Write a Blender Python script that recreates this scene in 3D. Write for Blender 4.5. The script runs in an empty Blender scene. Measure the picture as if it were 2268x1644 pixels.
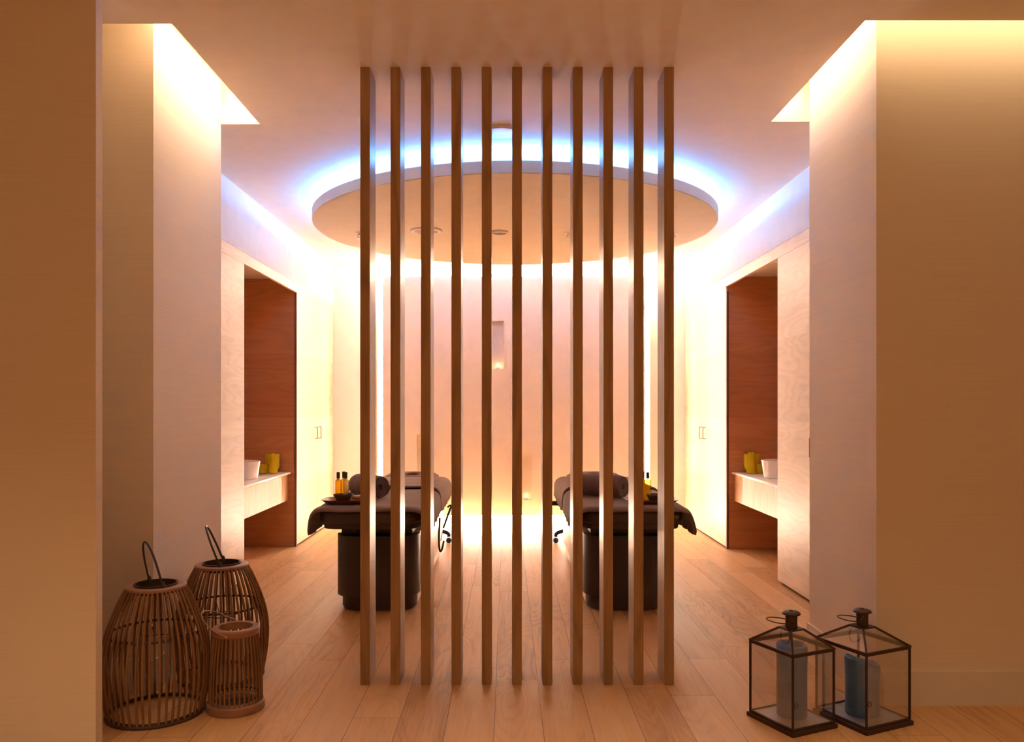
import bpy, bmesh, math, random
from mathutils import Vector, Matrix
random.seed(7)
PI = math.pi
sc = bpy.context.scene
COL = sc.collection

# ------------------------------------------------------------------ helpers
def lin(r, g, b):
    f = lambda c: (c/255/12.92) if c/255 <= .04045 else ((c/255+.055)/1.055)**2.4
    return (f(r), f(g), f(b), 1)

class NT:
    """small node-tree writer"""
    def __init__(s, name):
        s.m = bpy.data.materials.new(name); s.m.use_nodes = True
        s.t = s.m.node_tree; s.t.nodes.clear()
        s.out = s.t.nodes.new('ShaderNodeOutputMaterial')
    def n(s, typ, **kw):
        nd = s.t.nodes.new('ShaderNode'+typ)
        for k, v in kw.items():
            if k.startswith('i_'):
                key = k[2:]
                key = int(key) if key.isdigit() else key.replace('_', ' ')
                s.put(nd.inputs[key], v)
            else: setattr(nd, k, v)
        return nd
    def put(s, sock, v):
        if isinstance(v, bpy.types.NodeSocket): s.t.links.new(v, sock)
        elif isinstance(v, bpy.types.Node): s.t.links.new(v.outputs[0], sock)
        else: sock.default_value = v
    def math(s, op, a, b=0.0, c=None):
        nd = s.n('Math', operation=op); s.put(nd.inputs[0], a); s.put(nd.inputs[1], b)
        if c is not None: s.put(nd.inputs[2], c)
        return nd.outputs[0]
    def mix(s, fac, a, b, blend='MIX'):
        nd = s.n('Mix', data_type='RGBA', blend_type=blend)
        s.put(nd.inputs[0], fac); s.put(nd.inputs[6], a); s.put(nd.inputs[7], b)
        return nd.outputs[2]
    def ramp(s, fac, *stops):
        nd = s.n('ValToRGB'); s.put(nd.inputs[0], fac)
        e = nd.color_ramp.elements
        e[0].position, e[0].color = stops[0]; e[1].position, e[1].color = stops[-1]
        for p, c in stops[1:-1]:
            x = e.new(p); x.color = c
        return nd.outputs[0]
    def coord(s): return s.n('TexCoord').outputs['Object']
    def mapv(s, v, scale=(1,1,1), loc=(0,0,0)):
        nd = s.n('Mapping'); s.put(nd.inputs[0], v)
        nd.inputs['Scale'].default_value = scale; s.put(nd.inputs['Location'], loc)
        return nd.outputs[0]
    def noise(s, v, scale, detail=2, rough=.5, dist=0.0):
        nd = s.n('TexNoise'); s.put(nd.inputs['Vector'], v)
        nd.inputs['Scale'].default_value = scale; nd.inputs['Detail'].default_value = detail
        nd.inputs['Roughness'].default_value = rough; nd.inputs['Distortion'].default_value = dist
        return nd.outputs[0]
    def bump(s, h, strength=.2, dist=.01):
        nd = s.n('Bump'); s.put(nd.inputs['Height'], h)
        nd.inputs['Strength'].default_value = strength; nd.inputs['Distance'].default_value = dist
        return nd.outputs[0]
    def done(s, color, rough=.5, bump=None, metal=0.0, spec=.5, coat=0.0, coat_rough=.2, sss=None, sheen=0.0):
        p = s.n('BsdfPrincipled')
        s.put(p.inputs['Base Color'], color); s.put(p.inputs['Roughness'], rough)
        p.inputs['Metallic'].default_value = metal; p.inputs['Specular IOR Level'].default_value = spec
        p.inputs['Coat Weight'].default_value = coat; p.inputs['Coat Roughness'].default_value = coat_rough
        p.inputs['Sheen Weight'].default_value = sheen
        if bump is not None: s.put(p.inputs['Normal'], bump)
        s.t.links.new(p.outputs[0], s.out.inputs[0])
        return s.m

def mat_plain(name, col, rough=.5, **kw):
    s = NT(name); v = s.coord()
    f = s.noise(v, 9, 3)
    c = s.mix(f, tuple(x*.94 for x in col[:3])+(1,), tuple(min(1, x*1.05) for x in col[:3])+(1,))
    return s.done(c, rough, **kw)

def mat_linen(name, col, k=.05):
    """wall covering with a fine horizontal weave"""
    s = NT(name); v = s.coord()
    a = s.noise(s.mapv(v, (2.2, 2.2, 210)), 1.0, 4, .6, .3)
    b = s.noise(s.mapv(v, (160, 160, 420)), 1.0, 2)
    h = s.math('ADD', s.math('MULTIPLY', a, .7), s.math('MULTIPLY', b, .3))
    lo = tuple(x*(1-k) for x in col[:3])+(1,); hi = tuple(min(1, x*(1+k)) for x in col[:3])+(1,)
    return s.done(s.ramp(h, (.3, lo), (.7, hi)), .75, s.bump(h, .12, .003), spec=.25)

def mat_emit(name, col, strength):
    s = NT(name); e = s.n('Emission'); e.inputs[0].default_value = col; e.inputs[1].default_value = strength
    s.t.links.new(e.outputs[0], s.out.inputs[0]); return s.m

def mat_wood(name, dark, light, axis, band=None, k=1.0, rough=.45, bumpk=.1, contour=26, coat=0.0, spec=.35):
    """timber with its grain along AXIS; BAND = (axis, height) of stacked veneer leaves"""
    s = NT(name); v = s.coord()
    rnd = s.n('ObjectInfo').outputs['Random']
    off = s.n('CombineXYZ', i_0=s.math('MULTIPLY', rnd, 13.0), i_1=s.math('MULTIPLY', rnd, 7.0), i_2=s.math('MULTIPLY', rnd, 19.0))
    v2 = s.n('VectorMath', operation='ADD'); s.put(v2.inputs[0], v); s.put(v2.inputs[1], off)
    v2 = v2.outputs[0]
    tone = None
    if band:
        sep = s.n('SeparateXYZ'); s.put(sep.inputs[0], v)
        q = s.math('DIVIDE', sep.outputs[band[0]], band[1])
        idx = s.math('FLOOR', q)
        wn = s.n('TexWhiteNoise', noise_dimensions='1D'); s.put(wn.inputs['W'], s.math('ADD', idx, 3.7))
        tone = wn.outputs['Value']
        sh = s.n('CombineXYZ', i_0=s.math('MULTIPLY', tone, 9.0), i_1=s.math('MULTIPLY', tone, 5.0), i_2=s.math('MULTIPLY', tone, 3.0))
        va = s.n('VectorMath', operation='ADD'); s.put(va.inputs[0], v2); s.put(va.inputs[1], sh); v2 = va.outputs[0]
    st = [5.5]*3; st[axis] = .9
    big = s.noise(s.mapv(v2, tuple(st)), 1.0, 1.5, .45)
    ring = s.math('MULTIPLY_ADD', s.math('SINE', s.math('MULTIPLY', big, contour*2.2)), .5, .5)
    ring = s.math('POWER', ring, 2.2)
    st = [170]*3; st[axis] = 3.5
    fib = s.noise(s.mapv(v2, tuple(st)), 1.0, 3, .6)
    st = [16]*3; st[axis] = .8
    mid = s.noise(s.mapv(v2, tuple(st)), 1.0, 2)
    f = s.math('ADD', s.math('MULTIPLY', ring, -.28*k), s.math('ADD', s.math('MULTIPLY', fib, .7*k), s.math('MULTIPLY', mid, .45*k)))
    if tone is not None: f = s.math('ADD', f, s.math('MULTIPLY_ADD', tone, .3, -.15))
    f = s.math('ADD', f, .5-.43*k)
    c = s.ramp(f, (.1, dark), (.9, light))
    return s.done(c, rough, s.bump(fib, bumpk, .004), spec=spec, coat=coat, coat_rough=.25)

def mat_floor():
    s = NT('oak_planks'); v = s.coord(); W, L = .205, 1.9
    sep = s.n('SeparateXYZ'); s.put(sep.inputs[0], v)
    qx = s.math('DIVIDE', s.math('ADD', sep.outputs[0], .052), W); ix = s.math('FLOOR', qx)
    w1 = s.n('TexWhiteNoise', noise_dimensions='1D'); s.put(w1.inputs['W'], ix)
    qy = s.math('ADD', s.math('DIVIDE', sep.outputs[1], L), s.math('MULTIPLY', w1.outputs['Value'], 5.0)); iy = s.math('FLOOR', qy)
    w2 = s.n('TexWhiteNoise', noise_dimensions='2D')
    s.put(w2.inputs['Vector'], s.n('CombineXYZ', i_0=ix, i_1=iy))
    idv = w2.outputs['Value']; idc = w2.outputs['Color']
    sh = s.n('VectorMath', operation='MULTIPLY'); s.put(sh.inputs[0], idc); sh.inputs[1].default_value = (11, 23, 17)
    va = s.n('VectorMath', operation='ADD'); s.put(va.inputs[0], v); s.put(va.inputs[1], sh.outputs[0]); v2 = va.outputs[0]
    big = s.noise(s.mapv(v2, (5.0, .75, 5)), 1.0, 1.6, .5, .25)
    ring = s.math('MULTIPLY_ADD', s.math('SINE', s.math('MULTIPLY', big, 130.0)), .5, .5)
    ring = s.math('POWER', ring, 3.0)
    amp = s.math('MULTIPLY', s.math('POWER', s.noise(s.mapv(v2, (3, .8, 3)), 1.0, 1), 2.0), 1.5)
    ring = s.math('MULTIPLY', ring, amp)
    fib = s.noise(s.mapv(v2, (150, 3.2, 150)), 1.0, 3, .65)
    mid = s.noise(s.mapv(v2, (14, .8, 14)), 1.0, 2)
    f = s.math('ADD', s.math('MULTIPLY', ring, -.22), s.math('ADD', s.math('MULTIPLY', fib, .5), s.math('MULTIPLY', mid, .4)))
    f = s.math('ADD', f, s.math('MULTIPLY_ADD', idv, .26, -.03))
    c = s.ramp(f, (.06, lin(138, 96, 56)), (.5, lin(204, 158, 108)), (.95, lin(224, 184, 136)))
    # joints
    fx = s.math('FRACT', qx); fy = s.math('FRACT', qy)
    ex = s.math('MULTIPLY', s.math('MINIMUM', fx, s.math('SUBTRACT', 1.0, fx)), W)
    ey = s.math('MULTIPLY', s.math('MINIMUM', fy, s.math('SUBTRACT', 1.0, fy)), L)
    e = s.math('MINIMUM', ex, ey)
    j = s.math('LESS_THAN', e, .0013)
    c = s.mix(s.math('MULTIPLY', j, .75), c, lin(62, 34, 18))
    h = s.math('ADD', s.math('MULTIPLY', fib, .25), s.math('MULTIPLY', s.math('MINIMUM', s.math('DIVIDE', e, .003), 1.0), 1.0))
    rough = s.math('MULTIPLY_ADD', fib, .2, .36)
    return s.done(c, rough, s.bump(h, .18, .003), spec=.4)

def mat_fabric(name, col, scale=520, k=.14, nap=.25):
    s = NT(name); v = s.coord()
    a = s.noise(v, scale, 2, .7); b = s.noise(v, 14, 3, .6)
    f = s.math('ADD', s.math('MULTIPLY', a, .6), s.math('MULTIPLY', b, .4))
    c = s.ramp(f, (.25, tuple(x*(1-k*1.6) for x in col[:3])+(1,)), (.75, tuple(min(1, x*(1+k*1.6)) for x in col[:3])+(1,)))
    return s.done(c, .95, s.bump(a, nap, .004), spec=.12, sheen=.25)

def mat_glass_thin(name, tint=(.93, .9, .86, 1), refl=.1):
    s = NT(name)
    t = s.n('BsdfTransparent'); t.inputs[0].default_value = tint
    g = s.n('BsdfGlossy'); g.inputs['Roughness'].default_value = .04; g.inputs[0].default_value = (1, 1, 1, 1)
    lw = s.n('LayerWeight'); lw.inputs[0].default_value = .25
    sm = s.noise(s.coord(), 6, 2)
    fac = s.math('MULTIPLY_ADD', lw.outputs['Fresnel'], .35, s.math('MULTIPLY', sm, refl*.4))
    mx = s.n('MixShader'); s.put(mx.inputs[0], fac)
    s.t.links.new(t.outputs[0], mx.inputs[1]); s.t.links.new(g.outputs[0], mx.inputs[2])
    s.t.links.new(mx.outputs[0], s.out.inputs[0]); return s.m

def mat_glass_col(name, col, dens=.55, glow=.5):
    """coloured glass or liquid: transparent body, a little scatter, glossy skin"""
    s = NT(name)
    t = s.n('BsdfTransparent'); t.inputs[0].default_value = col
    d = s.n('BsdfTranslucent'); d.inputs[0].default_value = col
    d2 = s.n('BsdfDiffuse'); d2.inputs[0].default_value = col
    m0 = s.n('MixShader'); m0.inputs[0].default_value = .5
    s.t.links.new(d.outputs[0], m0.inputs[1]); s.t.links.new(d2.outputs[0], m0.inputs[2])
    m1 = s.n('MixShader'); s.put(m1.inputs[0], s.math('MULTIPLY_ADD', s.noise(s.coord(), 20, 1), .1, dens))
    s.t.links.new(t.outputs[0], m1.inputs[1]); s.t.links.new(m0.outputs[0], m1.inputs[2])
    g = s.n('BsdfGlossy'); g.inputs['Roughness'].default_value = .08
    lw = s.n('LayerWeight'); lw.inputs[0].default_value = .3
    m2 = s.n('MixShader'); s.put(m2.inputs[0], s.math('MULTIPLY', lw.outputs['Fresnel'], .8))
    s.t.links.new(m1.outputs[0], m2.inputs[1]); s.t.links.new(g.outputs[0], m2.inputs[2])
    s.t.links.new(m2.outputs[0], s.out.inputs[0]); return s.m

# -------- mesh builders
def box(bm, x0, x1, y0, y1, z0, z1, bev=0, seg=2):
    r = bmesh.ops.create_cube(bm, size=1)
    bmesh.ops.transform(bm, verts=r['verts'], matrix=Matrix.Translation(((x0+x1)/2, (y0+y1)/2, (z0+z1)/2)) @ Matrix.Diagonal((x1-x0, y1-y0, z1-z0, 1)))
    if bev:
        es = list({e for v in r['verts'] for e in v.link_edges})
        bmesh.ops.bevel(bm, geom=es, offset=bev, segments=seg, profile=.5, affect='EDGES')
    return bm
def loft(bm, rings, cap0=True, cap1=True, closed=False):
    """rings: equal-length lists of points"""
    vs = [[bm.verts.new(p) for p in r] for r in rings]
    n = len(vs[0]); R = len(vs)
    for i in range(R if closed else R-1):
        a, b = vs[i], vs[(i+1) % R]
        for k in range(n):
            bm.faces.new((a[k], a[(k+1) % n], b[(k+1) % n], b[k]))
    if not closed:
        if cap0: bm.faces.new(list(reversed(vs[0])))
        if cap1: bm.faces.new(vs[-1])
    return bm
def lathe(bm, prof, n=32, c=(0, 0, 0), cap0=True, cap1=True, sx=1, sy=1, closed=False):
    return loft(bm, [[(c[0]+r*sx*math.cos(2*PI*k/n), c[1]+r*sy*math.sin(2*PI*k/n), c[2]+z) for k in range(n)] for r, z in prof], cap0, cap1, closed)
def sup(rx, ry, z, p=4, n=48, c=(0, 0)):
    """superellipse ring"""
    out = []
    for k in range(n):
        t = 2*PI*k/n; a, b = math.cos(t), math.sin(t)
        out.append((c[0]+rx*math.copysign(abs(a)**(2/p), a), c[1]+ry*math.copysign(abs(b)**(2/p), b), z))
    return out
def tube(bm, pts, r, n=8, closed=False):
    pts = [Vector(p) for p in pts]; m = len(pts); rings = []; up = None
    for i, p in enumerate(pts):
        if closed: d = pts[(i+1) % m]-pts[i-1]
        else: d = pts[min(i+1, m-1)]-pts[max(i-1, 0)]
        d.normalize()
        if up is None:
            up = Vector((0, 0, 1)) if abs(d.z) < .9 else Vector((1, 0, 0))
        a = up - d*up.dot(d)
        if a.length < 1e-5: a = d.orthogonal()
        a.normalize(); up = a
        b = d.cross(a)
        rr = r[i] if isinstance(r, (list, tuple)) else r
        rings.append([p+a*rr*math.cos(2*PI*k/n)+b*rr*math.sin(2*PI*k/n) for k in range(n)])
    return loft(bm, rings, closed=closed)
def circle_pts(r, z, n=40, c=(0, 0)):
    return [(c[0]+r*math.cos(2*PI*k/n), c[1]+r*math.sin(2*PI*k/n), z) for k in range(n)]
def spline(pts, n=8):
    P = [Vector(p) for p in pts]; P = [P[0]*2-P[1]]+P+[P[-1]*2-P[-2]]; out = []
    for i in range(1, len(P)-2):
        for k in range(n):
            t = k/n; a, b, c, d = P[i-1:i+3]
            out.append(.5*((2*b)+(c-a)*t+(2*a-5*b+4*c-d)*t*t+(3*b-a-3*c+d)*t**3))
    out.append(P[-2]); return out

def mk(name, bm, mat, parent=None, smooth=True, ang=38, label=None, loc=None):
    bmesh.ops.recalc_face_normals(bm, faces=bm.faces)
    me = bpy.data.meshes.new(name); bm.to_mesh(me); bm.free()
    if smooth:
        me.shade_smooth(); me.set_sharp_from_angle(angle=math.radians(ang))
    me.materials.append(mat)
    o = bpy.data.objects.new(name, me); COL.objects.link(o)
    if parent is not None: o.parent = parent
    if label: o['label'] = label
    if loc: o.location = loc
    return o
def tag(o, label, cat, group=None):
    o['label'] = label; o['category'] = cat
    if group: o['group'] = group
    return o
def thing(name, label, cat, loc=(0, 0, 0), rz=0, group=None):
    o = bpy.data.objects.new(name, None); COL.objects.link(o)
    o.location = loc; o.rotation_euler = (0, 0, rz); o.empty_display_size = .1
    return tag(o, label, cat, group)
def struct(name, bm, mat, smooth=False, parent=None):
    o = mk(name, bm, mat, parent, smooth)
    if parent is None: o['kind'] = 'structure'
    return o
def B(*a, **k): return box(bmesh.new(), *a, **k)

# ------------------------------------------------------------------ materials
M = {}
M['wall'] = mat_linen('linen_wallcovering', (.79, .67, .53, 1))
M['paint'] = mat_plain('warm_white_paint', (.82, .76, .70, 1), .8, spec=.2)
M['ceil'] = mat_plain('ceiling_paint', (.84, .75, .64, 1), .85, spec=.15)
M['disc'] = mat_plain('disc_paint', (.82, .75, .66, 1), .8, spec=.2)
M['floor'] = mat_floor()
M['base'] = mat_plain('baseboard_paint', (.74, .64, .52, 1), .45)
M['slat'] = mat_wood('slat_oak', lin(122, 88, 54), lin(200, 160, 112), 2, k=.65, contour=18, rough=.34, spec=.5)
M['veneer'] = mat_wood('oak_veneer', lin(204, 170, 132), lin(238, 214, 184), 1, band=(2, .31), k=.6, contour=34, rough=.4)
M['alcove'] = mat_wood('alcove_veneer', lin(168, 110, 70), lin(214, 158, 110), 0, band=(2, .31), k=.52, contour=24)
M['fascia'] = mat_wood('fascia_veneer', lin(190, 150, 110), lin(232, 200, 158), 2, k=.7, contour=20)
M['edge'] = mat_plain('dark_edge', lin(116, 74, 58), .5)
M['gap'] = mat_plain('shadow_plinth', lin(40, 26, 18), .8)
M['stone'] = mat_plain('white_composite', (.86, .82, .78, 1), .25)
M['ceramic'] = mat_plain('white_ceramic', (.88, .85, .82, 1), .12)
M['handle'] = mat_plain('bronze_pull', lin(170, 128, 100), .35, metal=1)
M['panel'] = mat_plain('feature_paint', (.84, .76, .70, 1), .6, spec=.3)
M['blanket'] = mat_fabric('taupe_blanket', lin(128, 102, 92))
M['towel'] = mat_fabric('taupe_towel', lin(118, 93, 86), 300, .2, .6)
M['leather'] = mat_plain('brown_leatherette', lin(76, 56, 50), .55)
M['shell'] = mat_plain('brown_shell', lin(62, 44, 38), .45)
M['cream'] = mat_plain('cream_laminate', lin(236, 214, 188), .4)
M['black'] = mat_plain('black_plastic', lin(34, 28, 28), .4)
M['chrome'] = mat_plain('grey_rod', lin(150, 145, 140), .25, metal=1)
M['tray'] = mat_wood('tray_wood', lin(96, 52, 34), lin(156, 92, 62), 0, k=.7)
M['bowl'] = mat_plain('dark_bowl', lin(70, 50, 42), .5)
M['brush'] = mat_wood('brush_wood', lin(150, 98, 56), lin(206, 150, 98), 0, k=.6)
M['bristle'] = mat_plain('bristles', lin(214, 172, 118), .8)
M['cap'] = mat_plain('bottle_cap', lin(50, 40, 40), .4)
M['oil'] = mat_glass_col('amber_oil', (1, .76, .12, 1), .3)
M['oilpale'] = mat_glass_col('pale_oil', (.86, .80, .46, 1), .35)
M['yellow'] = mat_glass_col('yellow_glass', (1, .86, .03, 1), .8)
M['rattan'] = mat_wood('rattan_rods', lin(104, 72, 46), lin(160, 116, 76), 2, k=.8)
M['rattandark'] = mat_plain('rattan_binding', lin(74, 50, 38), .6)
M['ringwood'] = mat_wood('ring_wood', lin(126, 88, 66), lin(176, 132, 104), 0, k=.7)
M['wire'] = mat_plain('dark_handle', lin(52, 38, 34), .35)
M['palewire'] = mat_plain('pale_wire', lin(190, 160, 130), .3, metal=1)
M['clear'] = mat_glass_thin('clear_glass', (.98, .97, .96, 1), .1)
M['pane'] = mat_glass_thin('lantern_panes', (.955, .945, .935, 1), .1)
M['bronze'] = mat_plain('aged_bronze', lin(78, 56, 44), .5, metal=.6)
M['plate'] = mat_plain('zinc_plate', lin(165, 170, 180), .4, metal=.4)
M['wax'] = mat_plain('blue_grey_wax', lin(84, 122, 168), .5)
M['waxlight'] = mat_plain('tealight_wax', (.9, .8, .65, 1), .5)
M['grille'] = mat_plain('grey_grille', lin(190, 165, 145), .7)
M['white'] = mat_plain('white_plastic', (.85, .81, .77, 1), .4)
LB = (1, .85, .69, 1)
M['led_side'] = mat_emit('backlight_led_sides', LB, 48)
M['led_top'] = mat_emit('backlight_led_top', LB, 205)
M['led_low'] = mat_emit('backlight_led_low', LB, 380)
M['led_blue'] = mat_emit('cove_led', (.10, .34, 1, 1), 88)
M['lamp'] = mat_emit('recess_lamp', (1, .72, .43, 1), 13)
M['lamp2'] = mat_emit('recess_lamp_low', (1, .70, .40, 1), 4.0)
M['flame'] = mat_emit('candle_flame', (1, .62, .22, 1), 30)

# ------------------------------------------------------------------ camera
cam = bpy.data.cameras.new('camera'); co = bpy.data.objects.new('camera', cam); COL.objects.link(co)
co.location = (0, 0, 1.353); co.rotation_euler = (PI/2, 0, 0)
cam.sensor_width = 36; cam.lens = 36*1780/2268
cam.shift_x = 12/2268; cam.shift_y = 78/2268
cam.clip_start = .02
sc.camera = co

# ------------------------------------------------------------------ setting
H = 3.0
YB = 9.36; XL, XR = -2.02, 2.08
struct('floor', B(-4.2, 4.2, -3, YB+.2, -.1, 0), M['floor'])

def ceiling_with_openings():
    bm = bmesh.new(); t = .083
    oL = (-3.4, -1.44, 3.46, 4.69); oR = (1.53, 3.4, 3.43, 4.65)
    box(bm, -4.2, 4.2, -3, 3.43, H, H+t)
    box(bm, -4.2, 1.53, 3.43, 3.46, H, H+t)
    box(bm, oL[1], oR[0], 3.46, 4.65, H, H+t)
    box(bm, oL[1], 4.2, 4.65, 4.69, H, H+t)
    box(bm, -4.2, 4.2, 4.69, YB+.2, H, H+t)
    box(bm, -4.2, oL[0], 3.46, 4.69, H, H+t); box(bm, oR[1], 4.2, 3.43, 4.65, H, H+t)
    # light boxes above the openings
    for x0, x1, y0, y1 in ((oL[0]-.05, oL[1]+.14, oL[2]-.12, oL[3]+.12), (oR[0]-.14, oR[1]+.05, oR[2]-.12, oR[3]+.12)):
        z0, z1 = H+t, H+.27
        box(bm, x0-.02, x0, y0, y1, z0, z1); box(bm, x1, x1+.02, y0, y1, z0, z1)
        box(bm, x0, x1, y0-.02, y0, z0, z1); box(bm, x0, x1, y1, y1+.02, z0, z1)
        box(bm, x0, x1, y0, y1, z1, z1+.02)
    return bm
struct('ceiling', ceiling_with_openings(), M['ceil'])

struct('wall_left_entrance', B(-3.4, -1.61, 3.15, 3.20, 0, H), M['wall'])
struct('wall_left_pier', B(-3.4, -1.67, 3.80, 4.70, 0, H+.25), M['wall'])
struct('wall_right_pier', B(1.674, 3.4, 3.638, 4.44, 0, H+.25), M['wall'])
bm = B(1.662, 1.674, 3.626, 4.45, 0, .155); box(bm, 1.674, 3.4, 3.626, 3.638, 0, .155)
struct('baseboard_right', bm, M['base'])
bm = B(-1.67, -1.658, 3.788, 4.70, 0, .155); box(bm, -3.4, -1.67, 3.788, 3.80, 0, .155)
struct('baseboard_left', bm, M['base'])
struct('wall_back', B(-2.9, 2.9, YB, YB+.1, 0, H), M['paint'])
ZL, ZR = 2.535, 2.58
struct('wall_left', B(XL-.02, XL+.004, 4.70, YB, ZL, H), M['paint'])
struct('wall_left_rear', B(XL-.78, XL-.68, 4.70, YB, 0, H), M['paint'])
struct('wall_right', B(XR-.004, XR+.02, 4.44, YB, ZR, H), M['paint'])
struct('wall_right_rear', B(XR+.68, XR+.78, 4.44, YB, 0, H), M['paint'])
HL, HR = 2.45, 2.49          # underside of the timber headers
struct('trim_left', B(XL-.022, XL+.001, 4.70, YB, HL, ZL), M['veneer'])
struct('trim_right', B(XR-.001, XR+.022, 4.44, YB, HR, ZR), M['veneer'])

# ------------------------------------------------------------------ recessed ceiling lights
t = thing('ceiling_light', 'warm recessed light slot in the ceiling above the left wall pier', 'ceiling light', (-1.45, 4.08, H+.25), group='recessed light slots')
mk('diffuser', B(-.17, .11, -.44, .70, -.012, .012), M['lamp'], t)
t = thing('ceiling_light', 'warm recessed light slot in the ceiling above the right wall pier and baseboard', 'ceiling light', (1.55, 4.04, H+.25), group='recessed light slots')
mk('diffuser', B(-.11, .118, -.40, .70, -.012, .012), M['lamp'], t)
mk('diffuser', B(-.11, 1.6, -.70, -.42, -.11, -.09), M['lamp2'], t)

# ------------------------------------------------------------------ timber slats
ORD = ['leftmost', 'second from left', 'third from left', 'fourth from left', 'fifth from left', 'middle, sixth from either end',
       'fifth from right', 'fourth from right', 'third from right', 'second from right', 'rightmost']
def slat_bm():
    return box(bmesh.new(), -.0235, .0235, 0, .178, 0, H, bev=.0025, seg=1)
slat = mk('timber_slat', slat_bm(), M['slat'], smooth=False)
for i in range(11):
    o = slat if i == 0 else slat.copy()
    if i: COL.objects.link(o)
    o.location = (-.711+.0235+.14767*i, 3.90, 0)
    tag(o, 'upright floor-to-ceiling oak slat of the screen, %s' % ORD[i], 'slat', 'oak slats of the room divider')

# ------------------------------------------------------------------ ceiling disc and fittings
DX, DY, DR, DZ = .0665, 6.69, 1.64, 2.818
t = thing('ceiling_disc', 'large round cream ceiling raft with blue glowing cove edge', 'ceiling disc', (DX, DY, H))
mk('panel', lathe(bmesh.new(), [(DR-.004, DZ-H), (DR, DZ-H+.004), (DR, DZ-H+.078), (DR-.004, DZ-H+.082)], 128), M['disc'], t)
mk('drum', lathe(bmesh.new(), [(1.12, DZ-H+.082), (1.12, 0)], 96), M['disc'], t)
mk('light_strip', tube(bmesh.new(), circle_pts(1.50, DZ-H+.098, 128), .012, 6, True), M['led_blue'], t)

def round_plate(name, label, cat, loc, R, d, mats, grille=True):
    t = thing(name, label, cat, loc)
    mk('rim', lathe(bmesh.new(), [(R, 0), (R, -d*.4), (R*.96, -d), (R*.78, -d), (R*.74, -d*.5), (R*.74, 0)], 48, closed=True), mats[0], t)
    mk('grille' if grille else 'cover', lathe(bmesh.new(), [(R*.75, 0), (R*.75, -d*.35), (R*.4, -d*.75), (.003, -d*.8)], 40), mats[1], t)
    return t
round_plate('ceiling_speaker', 'round ceiling speaker with pale rim on the disc underside', 'speaker', (-.67, 6.70, DZ), .134, .014, (M['white'], M['grille']))
round_plate('ceiling_vent', 'small round flush fitting near the middle of the disc underside', 'ceiling fitting', (-.06, 6.74, DZ), .076, .016, (M['white'], M['grille']))
t = thing('ceiling_cover', 'white round flush cover plate on the ceiling at the blue glow', 'cover plate', (-.034, 4.81, H))
mk('rim', lathe(bmesh.new(), [(.098, 0), (.108, 0), (.108, -.010), (.104, -.013), (.098, -.011)], 56, closed=True), M['white'], t)
mk('cover', lathe(bmesh.new(), [(.0975, 0), (.0975, -.013), (.0968, -.0142), (.096, -.0143), (.05, -.0143), (.002, -.0143)], 56), M['white'], t)
for x, lab in ((-1.245, 'left edge of the disc, beside the first slat'), (.52, 'middle of the disc, right of centre'), (1.41, 'right edge of the disc, beside the last slat')):
    t = thing('sprinkler_head', 'small sprinkler head hanging under the %s' % lab, 'sprinkler', (x, 6.78, DZ), group='sprinkler heads on the ceiling disc')
    mk('escutcheon', lathe(bmesh.new(), [(.03, 0), (.028, -.005), (.012, -.008)], 20), M['white'], t)
    mk('frame', tube(tube(lathe(bmesh.new(), [(.009, -.006), (.008, -.024)], 12), spline([(-.009, 0, -.02), (-.014, 0, -.032), (0, 0, -.046)], 5), .003, 6), spline([(.009, 0, -.02), (.014, 0, -.032), (0, 0, -.046)], 5), .003, 6), M['white'], t)
    mk('deflector', lathe(bmesh.new(), [(.015, -.046), (.015, -.049)], 16), M['white'], t)

# ------------------------------------------------------------------ backlit feature panel
PY = 9.12; PX0, PX1, PZ0, PZ1 = -1.403, 1.568, .114, 2.828
NICHES = [(-.20, -.031, 1.773, 2.321), (.117, .287, .287, .815), (-1.02, -.85, .50, 1.03)]
t = thing('feature_panel', 'large pale backlit wall panel with three candle niches', 'wall panel', (0, PY, 0))
def panel_bm(x0, x1):
    bm = bmesh.new(); D = .10; ND = .075
    ns = [n for n in NICHES if n[0] < x1 and n[1] > x0]
    xs = sorted({x0, x1, *[a for n in ns for a in n[:2]]}); zs = sorted({PZ0, PZ1, *[a for n in ns for a in n[2:]]})
    q = lambda *p: bm.faces.new([bm.verts.new(v) for v in p])
    for i in range(len(xs)-1):
        for j in range(len(zs)-1):
            a, b, c, d = xs[i], xs[i+1], zs[j], zs[j+1]; mx, mz = (a+b)/2, (c+d)/2
            if any(n[0] < mx < n[1] and n[2] < mz < n[3] for n in ns): continue
            q((a, 0, c), (b, 0, c), (b, 0, d), (a, 0, d))
    for a, b, c, d in ns:
        q((a, ND, c), (b, ND, c), (b, ND, d), (a, ND, d)); q((a, 0, c), (b, 0, c), (b, ND, c), (a, ND, c)); q((a, 0, d), (b, 0, d), (b, ND, d), (a, ND, d))
        q((a, 0, c), (a, ND, c), (a, ND, d), (a, 0, d)); q((b, 0, c), (b, ND, c), (b, ND, d), (b, 0, d))
    q((x0, D, PZ0), (x1, D, PZ0), (x1, D, PZ1), (x0, D, PZ1))
    q((x0, 0, PZ0), (x0, D, PZ0), (x0, D, PZ1), (x0, 0, PZ1)); q((x1, 0, PZ0), (x1, D, PZ0), (x1, D, PZ1), (x1, 0, PZ1))
    q((x0, 0, PZ0), (x1, 0, PZ0), (x1, D, PZ0), (x0, D, PZ0)); q((x0, 0, PZ1), (x1, 0, PZ1), (x1, D, PZ1), (x0, D, PZ1))
    bmesh.ops.remove_doubles(bm, verts=bm.verts, dist=1e-5)
    return bm
mk('panel', panel_bm(PX0, .0455), M['panel'], t, False); mk('panel', panel_bm(.0475, PX1), M['panel'], t, False)
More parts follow.
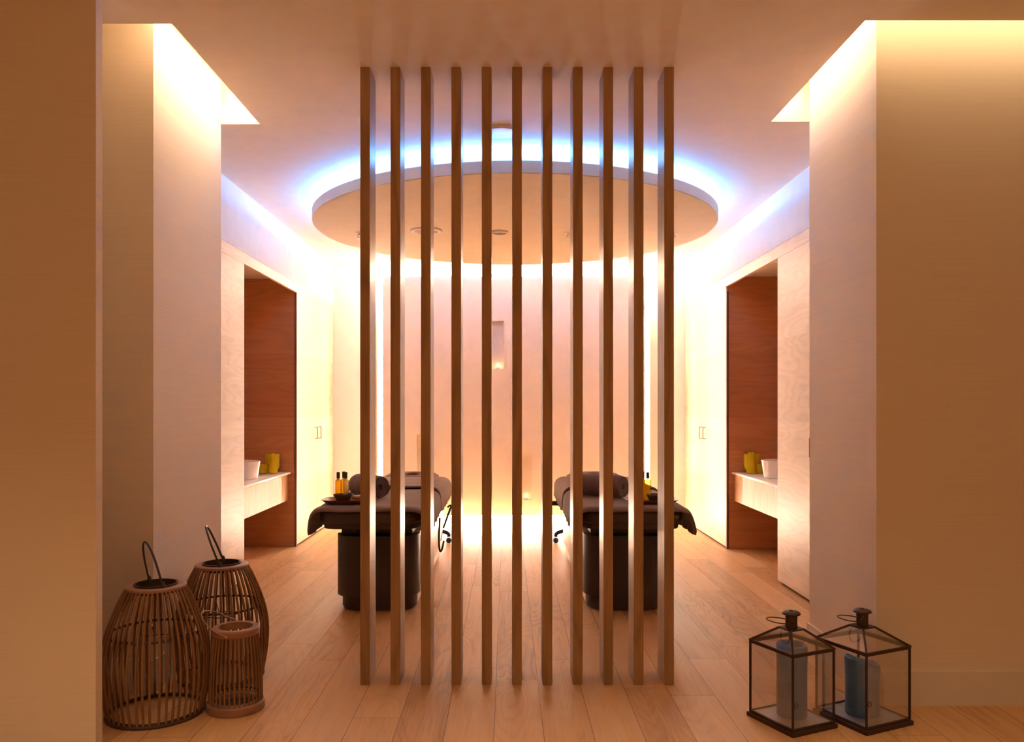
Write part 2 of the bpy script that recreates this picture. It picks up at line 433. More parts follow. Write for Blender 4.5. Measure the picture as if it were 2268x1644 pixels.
mk('bracket', B(PX0+.25, PX1-.25, .101, YB-PY-.004, .30, 2.62), M['paint'], t, False)
i = .035; w = .022
mk('light_strip', B(PX0-.072, PX0-.001, .094, .0985, PZ0+.01, PZ1-.01), M['led_side'], t)
mk('light_strip', B(PX1+.001, PX1+.072, .094, .0985, PZ0+.01, PZ1-.01), M['led_side'], t)
mk('added_light_shield', B(PX0-.078, PX0+.06, .1012, .108, PZ0, PZ1-.09), M['paint'], t, False); mk('added_light_shield', B(PX1-.06, PX1+.078, .1012, .108, PZ0, PZ1-.09), M['paint'], t, False)  # unseen plates added to keep side strip light off the back wall
mk('added_light_shield', B(.02, .073, .1002, .1008, PZ0+.01, PZ1-.002), M['paint'], t, False)  # unseen strip added to stop light leaking through the panel seam
mk('light_strip', B(PX0+i, PX1-i, .102, .120, PZ1-i-w, PZ1-i), M['led_top'], t)
mk('light_strip', B(PX0+i, PX1-i, .020, .048, PZ0-.012, PZ0-.001), M['led_low'], t)
for x, z, lab in ((-.095, 1.773, 'upper niche of the back panel'), (.225, .287, 'lower right niche of the back panel'), (-.93, .50, 'left niche of the back panel')):
    t = thing('tealight_candle', 'small glowing tealight in the %s' % lab, 'candle', (x, PY+.04, z), group='tealights in the panel niches')
    mk('wax', lathe(bmesh.new(), [(.02, 0), (.02, .022), (.003, .021)], 20), M['waxlight'], t)
    mk('flame', lathe(bmesh.new(), [(.002, .024), (.009, .034), (.007, .046), (.001, .058)], 12), M['flame'], t)

# ------------------------------------------------------------------ fitted cupboards and vanity alcoves
def pull(parent, x, y, s):
    """D-shaped pull, s = direction into the room"""
    bm = bmesh.new(); r = .0036
    for z in (1.012, 1.132):
        box(bm, min(x, x+s*.032), max(x, x+s*.032), y-r, y+r, z-r, z+r)
    box(bm, min(x+s*.026, x+s*.034), max(x+s*.026, x+s*.034), y-r, y+r, 1.012-r, 1.132+r)
    mk('handle', bm, M['handle'], parent, False)
def cupboard(label, xf, s, y0, y1, ztop, doors, handles, gap=.02, group=None):
    """xf = front plane, s = +1 when the room lies at +x"""
    xb = xf-s*.60
    t = thing('fitted_cupboard', label, 'cupboard', (0, 0, 0), group=group)
    X = lambda a, b: (min(a, b), max(a, b))
    mk('carcass', B(*X(xb, xf-s*.024), y0, y1, gap, ztop), M['alcove'], t, False)
    mk('plinth', B(*X(xb, xf-s*.05), y0+.004, y1-.004, 0, gap), M['gap'], t, False)
    for k, (a, b) in enumerate(doors):
        d = mk('door', B(*X(xf-s*.022, xf), a+.0015, b-.0015, gap, ztop-.0008, bev=.0008, seg=1), M['veneer'], t, False)
        if handles[k] is not None: pull(d, xf, handles[k], s)
    return t
cupboard('pale oak cupboard between the left pier and the left vanity', XL, 1, 4.72, 6.19, HL, [(4.72, 5.45), (5.45, 6.19)], [5.37, 5.53])
cupboard('pale oak double cupboard left of the backlit panel', XL, 1, 7.75, YB-.005, HL, [(7.75, 8.56), (8.56, YB-.005)], [8.46, 8.62])
cupboard('pale oak cupboard between the right pier and the right vanity', XR, -1, 4.46, 6.17, HR, [(4.46, 5.36), (5.36, 6.17)], [5.28, 5.44])
cupboard('pale oak double cupboard right of the backlit panel', XR, -1, 7.62, YB-.005, HR, [(7.62, 8.47), (8.47, YB-.005)], [8.395, 8.55])

def alcove(label, xf, s, y0, y1):
    t = thing('vanity_alcove', label, 'alcove'); X = lambda a, b: (min(a, b), max(a, b))
    mk('side_panel', B(*X(xf-s*.60, xf-s*.008), y1-.014, y1-.001, 0.004, 2.58), M['alcove'], t, False)
    mk('side_panel', B(*X(xf-s*.60, xf-s*.030), y0+.001, y0+.014, 0.004, 2.58), M['alcove'], t, False)
    mk('back_panel', B(*X(xf-s*.60, xf-s*.575), y0+.014, y1-.014, 0.004, 2.58), M['alcove'], t, False)
    mk('top_panel', B(*X(xf-s*.60, xf-s*.025), y0+.001, y1-.001, 2.58, 2.60), M['paint'], t, False)
    mk('edge_strip', B(*X(xf-s*.022, xf-s*.001), y1-.020, y1-.002, 0.004, 2.44), M['edge'], t, False, label='dark edge strip')
alcove('tall brown oak alcove around the left washbasin', XL, 1, 6.19, 7.75)
alcove('tall brown oak alcove around the right washbasin', XR, -1, 6.17, 7.62)

def vanity(label, s, xs, xfa, y0, y1, ztop, xb):
    t = thing('vanity_counter', label, 'vanity'); X = lambda a, b: (min(a, b), max(a, b))
    mk('countertop', B(*X(xb, xs), y0, y1, ztop-.022, ztop, bev=.006), M['stone'], t, ang=50)
    mk('apron', B(*X(xb, xfa), y0, y1, ztop-.275, ztop-.023), M['fascia'], t, False)
vanity('white topped oak vanity shelf in the left alcove', 1, -2.075, -2.105, 6.206, 7.734, .722, -2.59)
vanity('white topped oak vanity shelf in the right alcove', -1, 2.13, 2.155, 6.186, 7.604, .732, 2.65)

def basin(label, x, y, z):
    t = thing('washbasin', label, 'washbasin', (x, y, z), group='white washbasins')
    mk('bowl', lathe(bmesh.new(), [(.172, 0), (.178, .004), (.200, .148), (.199, .152), (.193, .152), (.190, .146), (.165, .03), (.05, .018), (.002, .016)], 56), M['ceramic'], t)
    mk('drain', lathe(bmesh.new(), [(.024, .0185), (.022, .021), (.002, .022)], 20), M['chrome'], t)
basin('round white washbasin on the left vanity shelf', -2.345, 6.98, .722)
basin('round white washbasin on the right vanity shelf', 2.42, 6.98, .732)

def vessel(name, label, cat, prof, loc, thick=.004):
    inner = [(max(r-thick, .002), z) for r, z in reversed(prof)]
    inner[-1] = (inner[-1][0], prof[0][1]+thick)
    return tag(mk(name, lathe(bmesh.new(), prof+inner, 40), M['yellow'], loc=loc), label, cat)
CARAFE = [(.036, 0), (.045, .008), (.044, .03), (.034, .075), (.021, .12), (.0165, .15), (.016, .19)]
VASE = [(.028, 0), (.045, .008), (.062, .04), (.068, .075), (.068, .175)]
CUP = [(.032, 0), (.04, .006), (.044, .03), (.045, .085)]
for s, side, c, v, k, z in ((-1, 'left', (-2.19, 7.53), (-2.232, 7.655), (-2.285, 7.54), .722), (1, 'right', (2.253, 7.40), (2.29, 7.52), (2.335, 7.415), .732)):
    vessel('glass_carafe', 'slim waisted yellow glass carafe on the %s vanity shelf' % side, 'carafe', [(r*(1.0 if s < 0 else 1.05), zz) for r, zz in CARAFE] if s < 0 else [(.036, 0), (.044, .008), (.043, .03), (.033, .07), (.028, .10), (.030, .14), (.030, .195)], (*c, z))
    vessel('glass_vase', 'wide yellow glass vase behind the carafe on the %s vanity shelf' % side, 'vase', VASE, (*v, z))
    vessel('glass_tumbler', 'low yellow glass tumbler beside the washbasin on the %s vanity shelf' % side, 'tumbler', CUP, (*k, z))

# ------------------------------------------------------------------ massage beds
def rounded_slab(x0, x1, y0, y1, z0, z1, r, p=7, n=64):
    bm = bmesh.new(); cx, cy = (x0+x1)/2, (y0+y1)/2; rx, ry = (x1-x0)/2, (y1-y0)/2; rings = []
    for k in range(7):
        a = -PI/2+PI*k/6; ins = r*(1-math.cos(a)); z = (z0+r if a < 0 else z1-r)+r*math.sin(a)
        rings.append(sup(rx-ins, ry-ins, z, p, n, (cx, cy)))
    return loft(bm, rings)
def blanket_bm(side, flare, Y0=-1.145, Y1=-.078, lift=0, lift2=0):
    """sheet over the bed; side = +1 when the aisle is at +x"""
    NU, NV = 46, 40
    prof = []                                    # half profile: (x, z, ripple weight)
    def half(sgn, drop, fl):
        pts = []
        for k in range(NV//2+1):
            s = k/(NV//2)*(.335+.06+drop)
            if s < .29: pts.append((s, .7155, 0))
            elif s < .37:
                a = (s-.29)/.08*PI/2; pts.append((.29+.062*math.sin(a), .7155-.062*(1-math.cos(a))*.9, 0))
            else:
                d = s-.37; pts.append((.352+fl*d*(1-2.2*d), .7155-.056-d, d/.12))
        return [(sgn*x, z, w) for x, z, w in pts]
    bm = bmesh.new(); grid = []
    for i in range(NU+1):
        u = i/NU; y = Y0+(Y1-Y0)*u
        drop_in = .105-.04*u; drop_out = .10-.03*u
        cr = .045*max(0, 1-u*9)**2
        a = half(side, drop_in-cr, .06); b = half(-side, drop_out-cr, flare)
        row = list(reversed(b))+a[1:]
        pts = []
        for j, (x, z, w) in enumerate(row):
            rp = .007*min(w, 1.2)*(math.sin(y*38+x*9)+.6*math.sin(y*71+1.3))*math.copysign(1, x)
            zz = z + .0016*math.sin(y*17+x*11)+.0012*math.sin(x*31-y*9)
            yy = y + (.012*math.sin(x*14) if i in (0, NU) else 0)
            if i == 0 and not lift: zz -= .022*(1 if w == 0 else .4); yy += .006
            if i == 1 and not lift: zz -= .004
            zz += lift+(lift2-lift)*u
            pts.append(bm.verts.new((x+rp, yy, zz)))
        grid.append(pts)
    for i in range(NU):
        for j in range(len(grid[0])-1):
            bm.faces.new((grid[i][j], grid[i][j+1], grid[i+1][j+1], grid[i+1][j]))
    return bm
def ring_cushion():
    """face cradle: a soft slab with a hole"""
    rings = []; n = 48
    for k in range(12):
        a = 2*PI*k/12; m = .5-.5*math.cos(a); hgt = math.sin(a)
        o = sup(.245, .135, 0, 3.2, n); i_ = sup(.058, .07, 0, 2, n)
        e = m**.7
        rings.append([(p[0]*(1-e)+q[0]*e, p[1]*(1-e)+q[1]*e, .028*math.copysign(abs(hgt)**.6, hgt)) for p, q in zip(o, i_)])
    return loft(bmesh.new(), rings, closed=True)

def massage_bed(label, cx, side, flare, bl_label):
    t = thing('massage_bed', label, 'massage bed', (cx, 6.10, 0), group='massage beds behind the slats')
    mk('pedestal', B(-.268, .268, -.66, 1.28, .10, .50, bev=.012), M['cream'], t, label='cream pedestal body')
    # dark rounded front end in three pieces
    def arc_piece(x0, x1, z0, z1, hw, y0=-.84, yb=-.662):
        bm = bmesh.new(); n = 14; pl = []
        for k in range(n+1):
            x = x0+(x1-x0)*k/n; q = abs(x)/hw
            pl.append((x, y0+.178*(1-max(0, 1-min(q, 1)**5)**(1/2.2))))
        ring = lambda z: [(x, min(y, yb-.002), z) for x, y in pl]+[(x1, yb, z), (x0, yb, z)]
        return loft(bm, [ring(z0), ring(z1)])
    mk('front_panel', arc_piece(-.188, .188, .104, .50, .276), M['shell'], t, label='dark brown front panel')
    mk('corner_panel', arc_piece(-.275, -.1895, .104, .50, .276), M['shell'], t); mk('corner_panel', arc_piece(.1895, .275, .104, .50, .276), M['shell'], t)
    mk('plinth', arc_piece(-.25, .25, 0.012, .103, .252, -.80, -.60), M['shell'], t)
    mk('plinth', B(-.25, .25, -.599, 1.22, .012, .099), M['cream'], t, False)
    for x in (-.2, .2):
        for y in (-.7, 1.15): mk('foot', lathe(bmesh.new(), [(.022, 0), (.022, .013)], 16, (x, y, 0)), M['black'], t)
    xs = side*.268
    for y0, y1 in ((-.60, .30), (.32, 1.22)):
        d = mk('drawer', B(min(xs, xs+side*.008), max(xs, xs+side*.008), y0, y1, .135, .47, bev=.004), M['cream'], t)
        mk('handle', B(min(xs+side*.0085, xs+side*.014), max(xs+side*.0085, xs+side*.014), (y0+y1)/2-.1, (y0+y1)/2+.1, .43, .44), M['cream'], d)
    mk('neck', B(-.235, .235, -.78, 1.1, .50, .565, bev=.01), M['black'], t)
    for x in (-.15, 0, .15): mk('bolt', B(x-.016, x+.016, -.787, -.7805, .52, .545), M['shell'], t, False)
    mk('frame', loft(bmesh.new(), [sup(.27, .93, .5655, 9, 64, (0, .03)), sup(.318, 1.06, .585, 9, 64, (0, -.03)), sup(.322, 1.065, .612, 9, 64, (0, -.03))]), M['leather'], t)
    mk('mattress', rounded_slab(-.345, .345, -1.13, 1.04, .6125, .712, .036, 8), M['leather'], t)
    c = mk('face_cradle', ring_cushion(), M['blanket'], t, loc=(0, 1.19, .716)); c.rotation_euler = (math.radians(6), 0, 0)
    mk('support', B(-.12, .12, 1.0, 1.22, .655, .685), M['black'], t, False)
    if side > 0:
        mk('gas_strut', tube(bmesh.new(), [(.375, .85, .475), (.312, .85, .30)], .009, 10), M['black'], t)
        mk('strut_rod', tube(bmesh.new(), [(.312, .85, .30), (.288, .85, .19)], .003, 8), M['chrome'], t)
        mk('lever', tube(bmesh.new(), spline([(.348, .85, .478), (.365, .85, .492), (.378, .85, .492), (.375, .85, .470)], 4), .008, 8), M['black'], t)
        mk('cable', tube(bmesh.new(), spline([(.290, .75, .40), (.284, .75, .25), (.285, .75, .15), (.296, .75, .115), (.31, .76, .14), (.322, .78, .20)], 8), .0085, 10), M['black'], t)
    else:
        mk('bracket', B(-.40, -.34, .80, .84, .50, .535), M['black'], t, False)
    b = mk('blanket', blanket_bm(side, flare), M['blanket'], loc=(cx, 6.10, 0))
    h = mk('cover_sheet', blanket_bm(side, .10, -.055, 1.06, .020, -.006), M['blanket'], loc=(cx, 6.10, 0))
    for o in (b, h):
        md = o.modifiers.new('thick', 'SOLIDIFY'); md.thickness = .016; md.offset = 1
        md = o.modifiers.new('soft', 'SUBSURF'); md.levels = 1; md.render_levels = 1
    tag(b, bl_label, 'blanket', 'blankets on the massage beds')
    tag(h, bl_label.replace('blanket draped over', 'sheet covering the head end of'), 'sheet', 'sheets on the massage beds')
massage_bed('brown massage bed on a dark pedestal, left of the aisle', -.859, 1, .22, 'taupe blanket draped over the left massage bed')
massage_bed('brown massage bed on a dark pedestal, right of the aisle', .79, -1, .34, 'taupe blanket draped over the right massage bed')

def towel_roll(label, loc, rz, length):
    turns, r0, r1, th = 4.2, .010, .076, .0115; n = 150; a, b = [], []
    for k in range(n+1):
        f = k/n; ang = f*turns*2*PI-1.2; r = r0+(r1-r0)*f
        a.append((r*math.cos(ang), r*math.sin(ang))); b.append(((r+th)*math.cos(ang), (r+th)*math.sin(ang)))
    sec = a+list(reversed(b)); rings = []
    m = 14
    for k in range(m+1):
        f = k/m; y = (f-.5)*length; e = min(f, 1-f)*m
        sc_ = 1-.10*max(0, 1-e/1.6)**2 + .012*math.sin(f*23)
        rings.append([(y, px*sc_, pz*sc_*.96) for px, pz in sec])
    bm = bmesh.new(); vs = [[bm.verts.new(p) for p in r] for r in rings]; N = len(sec)
    for i in range(m):
        for k in range(N): bm.faces.new((vs[i][k], vs[i][(k+1) % N], vs[i+1][(k+1) % N], vs[i+1][k]))
    for r in (vs[0], vs[-1]):
        for k in range(n): bm.faces.new((r[k], r[k+1], r[2*n-k], r[2*n+1-k]))
    o = mk('rolled_towel', bm, M['towel'], loc=loc, ang=60); o.rotation_euler = (0, 0, rz)
    tag(o, label, 'towel', 'rolled towels on the massage beds')
towel_roll('rolled taupe towel on the left massage bed', (-.935, 5.46, .816), math.radians(-43), .27)
towel_roll('rolled taupe towel on the right massage bed', (.645, 5.50, .816), math.radians(-40), .36)

def tray(label, cx, cy, z, rz=0):
    t = thing('wooden_tray', label, 'tray', (cx, cy, z), rz, 'wooden trays on the massage beds')
    R = lambda a, b, zz, p=6: sup(a, b, zz, p, 56)
    mk('dish', loft(bmesh.new(), [R(.128, .068, 0), R(.140, .08, .006), R(.166, .104, .024), R(.168, .106, .027), R(.163, .101, .027), R(.136, .077, .009), R(.124, .066, .007)]), M['tray'], t)
    return t
def bottle(label, loc, mat, h=.135, w=.0165):
    t = thing('oil_bottle', label, 'bottle', loc, group='massage oil bottles')
    R = lambda r, z, p=5: sup(r, r, z, p, 28)
    mk('body', loft(bmesh.new(), [R(w-.002, 0), R(w, .003), R(w, h), R(w*.7, h+.006, 3), R(w*.5, h+.008, 2), R(w*.5, h+.013, 2)]), mat, t)
    mk('cap', loft(bmesh.new(), [R(w*.62, h+.0135, 3), R(w*.62, h+.052, 3), R(w*.55, h+.054, 3)]), M['cap'], t)
def bowl(label, loc):
    tag(mk('small_bowl', lathe(bmesh.new(), [(.028, 0), (.034, .003), (.060, .048), (.0625, .054), (.060, .054), (.055, .045), (.03, .008), (.002, .006)], 40), M['bowl'], loc=loc), label, 'bowl', 'dark bowls on the trays')
def spoon(label, loc, rz):
    bm = tube(bmesh.new(), spline([(-.03, 0, -.018), (0, 0, .002), (.04, 0, .022), (.058, 0, .034)], 6), .0042, 8)
    lathe(bm, [(.002, -.006), (.012, -.002), (.013, .002), (.002, .004)], 16, (-.036, 0, -.02))
    o = mk('spoon', bm, M['bowl'], loc=loc); o.rotation_euler = (0, 0, rz)
    tag(o, label, 'spoon')
def brush(label, loc, rz):
    t = thing('bath_brush', label, 'brush', loc, rz)
    mk('back', loft(bmesh.new(), [sup(.055, .024, .022, 2.6, 36), sup(.058, .027, .030, 2.6, 36), sup(.05, .022, .040, 2.4, 36), sup(.02, .01, .045, 2, 36)]), M['brush'], t)
    bm = bmesh.new()
    for i in range(13):
        for j in range(5):
            x, y = -.045+i*.0075, -.016+j*.008
            if (x/.055)**2+(y/.024)**2 < .95: tube(bm, [(x, y, .0225), (x*1.06, y*1.1, 0)], .0024, 5)
    mk('bristles', bm, M['bristle'], t)
ZT = .7345                                      # top of the blanket
tray('reddish wooden tray on the left massage bed', -1.005, 5.14, ZT); tray('reddish wooden tray on the right massage bed', .92, 5.14, ZT)
zt = ZT+.0075
bottle('amber oil bottle with black cap on the left tray, standing apart', (-1.080, 5.155, zt), M['oil'])
bottle('amber oil bottle half hidden behind the pale bottle on the left tray', (-1.052, 5.195, zt), M['oil'])
bottle('pale oil bottle with black cap on the left tray', (-1.030, 5.150, zt), M['oilpale'])
bowl('dark brown bowl on the left tray in front of the oil bottles', (-1.035, 5.092-.005, zt))
spoon('dark spoon resting in the bowl on the left tray', (-1.020, 5.09, zt+.042), .4)
brush('wooden brush with pale bristles on the left tray', (-.930, 5.13, zt), .1)
bottle('amber oil bottle with black cap on the right tray, beside the bowl', (.905, 5.15, zt), M['oil'])
bottle('amber oil bottle on the right tray, half hidden by a slat', (.878, 5.19, zt), M['oil'])
bowl('dark brown bowl on the right tray in front of the oil bottles', (.945, 5.092-.005, zt))
spoon('dark spoon resting in the bowl on the right tray', (.955, 5.09, zt+.042), .4)

def stool(label, x, y, rz):
    t = thing('rolling_stool', label, 'stool', (x, y, 0), rz, 'rolling stools')
    mk('seat', lathe(bmesh.new(), [(.15, .42), (.17, .43), (.175, .46), (.165, .485), (.01, .49)], 40), M['leather'], t)
    mk('column', lathe(bmesh.new(), [(.035, .10), (.035, .24), (.022, .24), (.022, .42)], 20), M['black'], t)
    for k in range(5):
        a = 2*PI*k/5; c, s = math.cos(a), math.sin(a); P = lambda r, z: (r*c, r*s, z)
        l = mk('leg', tube(bmesh.new(), spline([P(.02, .135), P(.13, .125), P(.215, .105), P(.245, .085), P(.248, .06)], 5), [.02]*10+[.018]*11, 10), M['black'], t)
        bm = bmesh.new()
        for d in (-.017, .017):
            m = lathe(bmesh.new(), [(.018, -.006), (.026, -.005), (.026, .005), (.018, .006)], 20)
            m.transform(Matrix.Translation((.248*c-d*s, .248*s+d*c, .026)) @ Matrix.Rotation(a, 4, 'Z') @ Matrix.Rotation(PI/2, 4, 'X'))
            me = bpy.data.meshes.new('tmp'); m.to_mesh(me); m.free(); bm.from_mesh(me); bpy.data.meshes.remove(me)
        mk('caster', bm, M['black'], l)
stool('black rolling stool behind the left massage bed', -.82, 7.96, 0)
stool('black rolling stool behind the right massage bed', .735, 7.96, PI)

# ------------------------------------------------------------------ rattan lanterns
def interp(prof, z):
    P = prof
    for i in range(len(P)-1):
        if P[i][0] <= z <= P[i+1][0]:
            t = (z-P[i][0])/(P[i+1][0]-P[i][0]); t = t
            g = lambda k: P[max(0, min(len(P)-1, k))][1]
            a, b, c, d = g(i-1), g(i), g(i+1), g(i+2)
            return .5*(2*b+(c-a)*t+(2*a-5*b+4*c-d)*t*t+(3*b-a-3*c+d)*t**3)
    return P[-1][1]
def rattan_lantern(label, loc, k, nr, hinge, lean, glass):
    t = thing('rattan_lantern', label, 'lantern', loc, group='rattan lanterns by the left pier')
    prof = [(0, .205), (.09, .222), (.18, .232), (.27, .231), (.35, .216), (.43, .188), (.50, .158), (.555, .128)]
    prof = [(z*k, r*k*.955) for z, r in prof]; zt = prof[-1][0]
    for i in range(nr):
        a = 2*PI*(i+.3*random.random())/nr; da = random.uniform(-.02, .02)
        pts = []
        for j in range(13):
            z = .004+(zt-.006)*j/12; r = interp(prof, min(z, zt))
            aa = a+da*math.sin(j/12*PI); pts.append((r*math.cos(aa), r*math.sin(aa), z))
        mk('rib', tube(bmesh.new(), pts, .0056*k, 7), M['rattan'], t)
    mk('top_ring', lathe(bmesh.new(), [(.092*k, zt-.002), (.124*k, zt-.004), (.128*k, zt), (.127*k, zt+.008), (.123*k, zt+.011), (.092*k, zt+.011)], 56, closed=True), M['ringwood'], t, label='flat wooden top ring')
    mk('collar', lathe(bmesh.new(), [(.084*k, zt-.02), (.0915*k, zt-.02), (.0915*k, zt+.018), (.084*k, zt+.018)], 48, closed=True), M['wire'], t, label='dark metal collar')
    for z in (.016, .36*k):
        r = interp(prof, z)-.009*k
        mk('hoop', tube(bmesh.new(), circle_pts(r, z, 56), .0055*k, 8, True), M['rattandark'], t)
    mk('base_ring', tube(bmesh.new(), circle_pts(prof[0][1]+.004, .009, 56), .0075*k, 8, True), M['rattandark'], t)
    hx, hy = hinge; R = .088*k; zh = zt+.012
    pts = []
    for j in range(25):
        a = PI*j/24; q = math.cos(a); hh = .185*k*math.sin(a)**.8
        pts.append((hx*R*q*(1+.0*hh)+lean[0]*hh, hy*R*q+lean[1]*hh, zh+hh))
    mk('handle', tube(bmesh.new(), pts, .0052*k, 8), M['wire'], t)
    for s in (-1, 1): mk('knuckle', lathe(bmesh.new(), [(.010*k, -.012), (.012*k, 0), (.009*k, .014), (.005*k, .024)], 12, (s*hx*R, s*hy*R, zh-.002)), M['wire'], t)
    if glass:
        r, z0, z1 = glass
        mk('glass_cylinder', lathe(bmesh.new(), [(r-.004, z0), (r, z0+.004), (r, z1), (r-.0035, z1), (r-.0035, z0+.008), (.002, z0+.007)], 40), M['clear'], t, label='clear glass candle cylinder')
        bm = tube(bmesh.new(), circle_pts(r+.004, z1-.02, 36), .0025, 6, True)
        for q in range(3):
            a = 2*PI*q/3; rr = interp(prof, .36*k)-.012
            tube(bm, [((r+.004)*math.cos(a), (r+.004)*math.sin(a), z1-.02), (rr*math.cos(a), rr*math.sin(a), .36*k)], .0025, 6)
        mk('glass_holder', bm, M['wire'], t)
    return t
rattan_lantern('large bulbous rattan lantern nearest the left edge of the photo', (-1.548, 3.55, 0), 1.0, 44, (.66, -.75), (-.28, .05), (.066, .15, .345))
rattan_lantern('tall bulbous rattan lantern behind the other two, beside the left pier', (-1.425, 4.02, 0), 1.0, 44, (.25, -.97), (-.42, .0), (.06, .12, .33))

t = thing('small_rattan_lantern', 'small slim rattan lantern with wooden rings in front of the tall ones', 'lantern', (-1.213, 3.60, 0), group='rattan lanterns by the left pier')
mk('base_ring', lathe(bmesh.new(), [(.08, .0), (.122, .0), (.126, .006), (.126, .034), (.12, .04), (.08, .04)], 56, closed=True), M['ringwood'], t)
mk('base_disc', lathe(bmesh.new(), [(.081, .004), (.081, .018)], 40), M['rattandark'], t)
mk('top_ring', lathe(bmesh.new(), [(.074, .335), (.098, .335), (.102, .340), (.102, .362), (.098, .367), (.074, .367)], 56, closed=True), M['ringwood'], t)
for i in range(34):
    a = 2*PI*i/34; pts = []
    for j in range(9):
        f = j/8; r = .113+(.093-.113)*f+.006*math.sin(f*PI); pts.append((r*math.cos(a), r*math.sin(a), .038+f*.30))
    mk('rib', tube(bmesh.new(), pts, .0042, 7), M['rattan'], t)
mk('hoop', tube(bmesh.new(), circle_pts(.104, .06, 48), .004, 8, True), M['rattandark'], t)
mk('handle', tube(bmesh.new(), spline([(-.01, -.104, .350), (-.06, -.10, .372), (-.118, -.07, .41), (-.150, 0, .432), (-.118, .07, .415), (-.05, .10, .376), (.02, .104, .350)], 8), .0022, 8), M['palewire'], t, label='pale wire bail handle')
for s in (-1, 1): mk('pivot', tube(bmesh.new(), [(-.005+s*.0, s*.1025, .350), (-.005, s*.109, .350)], .007, 10), M['palewire'], t)

# ------------------------------------------------------------------ glass lanterns
def glass_lantern(label, loc, rz, a, b, candle_hole, holes):
    """loc = centre; a, b = side lengths; box lantern with a hipped glass roof"""
    t = thing('glass_lantern', label, 'lantern', loc, rz, 'bronze and glass lanterns by the right pier')
    hx, hy = a/2, b/2; ix, iy = hx-.011, hy-.011; zb, zw, zr = .022, .328, .400; pr = .0036
    mk('base', loft(bmesh.new(), [[(-hx, -hy, 0), (hx, -hy, 0), (hx, hy, 0), (-hx, hy, 0)], [(-hx, -hy, .017), (hx, -hy, .017), (hx, hy, .017), (-hx, hy, .017)], [(-ix, -iy, zb-.001), (ix, -iy, zb-.001), (ix, iy, zb-.001), (-ix, iy, zb-.001)]]), M['bronze'], t, False)
    mk('base_plate', B(-ix+.004, ix-.004, -iy+.004, iy-.004, zb-.001, zb+.001), M['plate'], t, False, label='pale metal base plate')
    cs = [(-ix, -iy), (ix, -iy), (ix, iy), (-ix, iy)]; q = .036
    for x, y in cs:
        mk('post', B(x-pr, x+pr, y-pr, y+pr, zb-.001, zw+.004), M['bronze'], t, False)
    bm = bmesh.new()
    lo = bmesh.new()
    for zz, r in ((zb+.003, .0034), (zw-.003, .0036), (zw+.005, .0036)):
        dst = lo if zz < .1 else bm
        e = ix if zz < zw else ix+.003; f = iy if zz < zw else iy+.003
        for s in (-1, 1):
            box(dst, -e, e, s*f-r, s*f+r, zz-r, zz+r); box(dst, s*e-r, s*e+r, -f, f, zz-r, zz+r)
    mk('frame', bm, M['bronze'], t, False); mk('base_frame', lo, M['bronze'], t, False)
    rb = bmesh.new()
    for x, y in cs: tube(rb, [(x, y, zw+.006), (math.copysign(q, x), math.copysign(q, y), zr)], .0048, 6)
    mk('roof_frame', rb, M['bronze'], t, False)
    for k in range(4):
        (x0, y0), (x1, y1) = cs[k], cs[(k+1) % 4]; th = .0012; n = Vector((y1-y0, -(x1-x0), 0)).normalized()*th
        ring = lambda o: [(x0+o.x, y0+o.y, zb+.004), (x1+o.x, y1+o.y, zb+.004), (x1+o.x, y1+o.y, zw-.004), (x0+o.x, y0+o.y, zw-.004)]
        mk('glass_pane', loft(bmesh.new(), [ring(n), ring(-n)]), M['pane'], t, False)
        sx0, sy0, sx1, sy1 = [math.copysign(q, v) for v in (x0, y0, x1, y1)]
        o1 = Vector((0, 0, .0012))
        ring = lambda o: [(x0, y0, zw+.006+o.z), (x1, y1, zw+.006+o.z), (sx1, sy1, zr+o.z), (sx0, sy0, zr+o.z)]
        mk('roof_pane', loft(bmesh.new(), [ring(-o1), ring(o1)]), M['pane'], t, False)
    mk('roof_plate', B(-q-.003, q+.003, -q-.003, q+.003, zr-.002, zr+.004), M['bronze'], t, False)
    # pierced chimney: a tube wall with rows of holes left open
    bm = bmesh.new(); n, m, R = 40, 14, .0245; z0, z1 = zr+.004, zr+.060
    V = [[[bm.verts.new((r*math.cos(2*PI*k/n), r*math.sin(2*PI*k/n), z0+(z1-z0)*j/m)) for k in range(n)] for j in range(m+1)] for r in (R, R-.0015)]
    for j in range(m):
        for k in range(n):
            if holes and j in (4, 7, 10) and (k+(2 if j == 7 else 0)) % 5 == 0: continue
            for s in (0, 1): bm.faces.new((V[s][j][k], V[s][j][(k+1) % n], V[s][j+1][(k+1) % n], V[s][j+1][k]))
    mk('chimney', bm, M['bronze'], t, label='pierced metal chimney')
    mk('chimney_cap', lathe(bmesh.new(), [(.009, zr+.062), (.036, zr+.060), (.0385, zr+.062), (.0375, zr+.067), (.030, zr+.073), (.009, zr+.075)], 40, closed=True), M['bronze'], t)
    L = Matrix.Rotation(-rz, 3, 'Z')             # the bail hangs to the viewer's left
    pts = [L @ Vector(p) for p in ((.004, -.027, .425), (-.03, -.036, .428), (-.08, -.034, .434), (-.107, -.004, .440), (-.085, .028, .440), (-.03, .036, .434), (.004, .027, .425))]
    mk('handle', tube(bmesh.new(), spline(pts, 8), .0024, 8), M['wire'], t)
    mk('latch', tube(bmesh.new(), [(-ix+.014+.010*math.cos(2*PI*k/16), -iy-.004, .125+.010*math.sin(2*PI*k/16)) for k in range(16)], .0012, 6, True), M['bronze'], t)
    return t
RZ = math.radians(25)
glass_lantern('bronze framed glass lantern with a tall candle, left of the pair', (1.2215, 3.448, 0), RZ, .25, .272, 0, False)
glass_lantern('bronze framed glass lantern with a slumped candle, right of the pair', (1.541, 3.482, 0), RZ, .278, .288, 0, True)
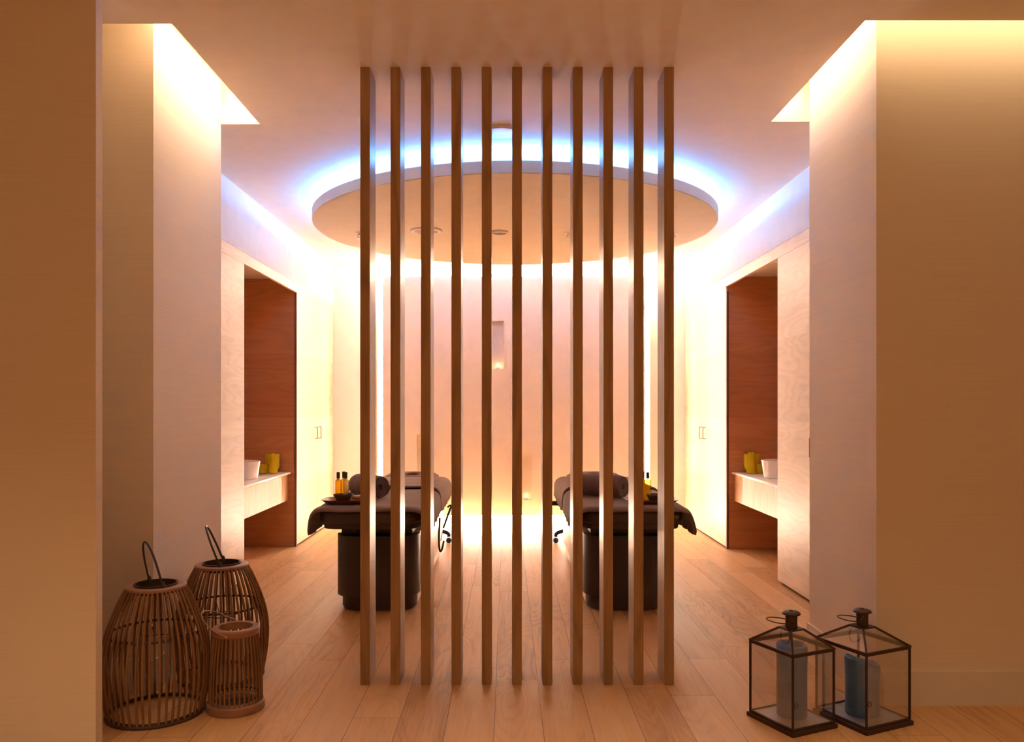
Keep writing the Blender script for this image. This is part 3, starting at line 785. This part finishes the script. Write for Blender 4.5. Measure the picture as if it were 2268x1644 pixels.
def candle(label, loc, r, h, tilt):
    N = 48; z = lambda x, y, hh: hh+tilt*(-x*.9-y*.3)/r
    R = lambda rr, hh, wob=0: [(rr*math.cos(2*PI*k/N), rr*math.sin(2*PI*k/N), hh if hh < h*.7 else z(rr*math.cos(2*PI*k/N), rr*math.sin(2*PI*k/N), hh)+wob*math.sin(2*PI*k/N*3+.6)) for k in range(N)]
    t = thing('pillar_candle', label, 'candle', loc, group='blue grey pillar candles')
    rim = .004 if tilt else .0015
    mk('wax', loft(bmesh.new(), [R(r-.003, 0), R(r, .004), R(r, h*.6), R(r+rim, h-.02, rim), R(r+rim*.6, h-.004, rim), R(r-.005, h+.001, rim), R(r*.80, h-.003, rim), R(r*.70, h-.014), R(r*.6, h-.026), R(.003, h-.028)]), M['wax'], t)
    mk('wick', tube(bmesh.new(), [(0, 0, h-.03), (.002, 0, h-.018), (.005, 0, h-.010)], .0016, 6), M['gap'], t)
candle('tall straight blue grey pillar candle in the left glass lantern', (1.228, 3.46, .0235), .063, .308, 0)
candle('shorter slumped blue grey pillar candle in the right glass lantern', (1.541, 3.482, .0235), .069, .232, .020)

# ------------------------------------------------------------------ added warm fill from the corridor side, render look
w = bpy.data.worlds.new('added_warm_ambient'); sc.world = w; w.use_nodes = True  # even warm ambient, added to lift the foreground
bg = w.node_tree.nodes.get('Background') or w.node_tree.nodes.new('ShaderNodeBackground')
bg.inputs[0].default_value = (1, .58, .28, 1); bg.inputs[1].default_value = .19
for x in (-1.9, 0, 1.9):  # unseen spots added to brighten the foreground and ceiling
    l = bpy.data.lights.new('added_fill_spot', 'SPOT'); l.energy = 172; l.color = (1, .66, .38); l.spot_size = math.radians(110); l.spot_blend = 1; l.shadow_soft_size = .06
    o = bpy.data.objects.new('added_fill_spot', l); COL.objects.link(o); o.location = (x, .9, 2.97)
vs = sc.view_settings
sc.display_settings.display_device = 'sRGB'
vs.view_transform = 'Standard'; vs.look = 'None'; vs.gamma = 1; vs.use_curve_mapping = False
vs.exposure = 0.2
sc.cycles.use_denoising = True
sc.cycles.max_bounces = 10; sc.cycles.diffuse_bounces = 6; sc.cycles.transparent_max_bounces = 24
sc.cycles.sample_clamp_indirect = 60
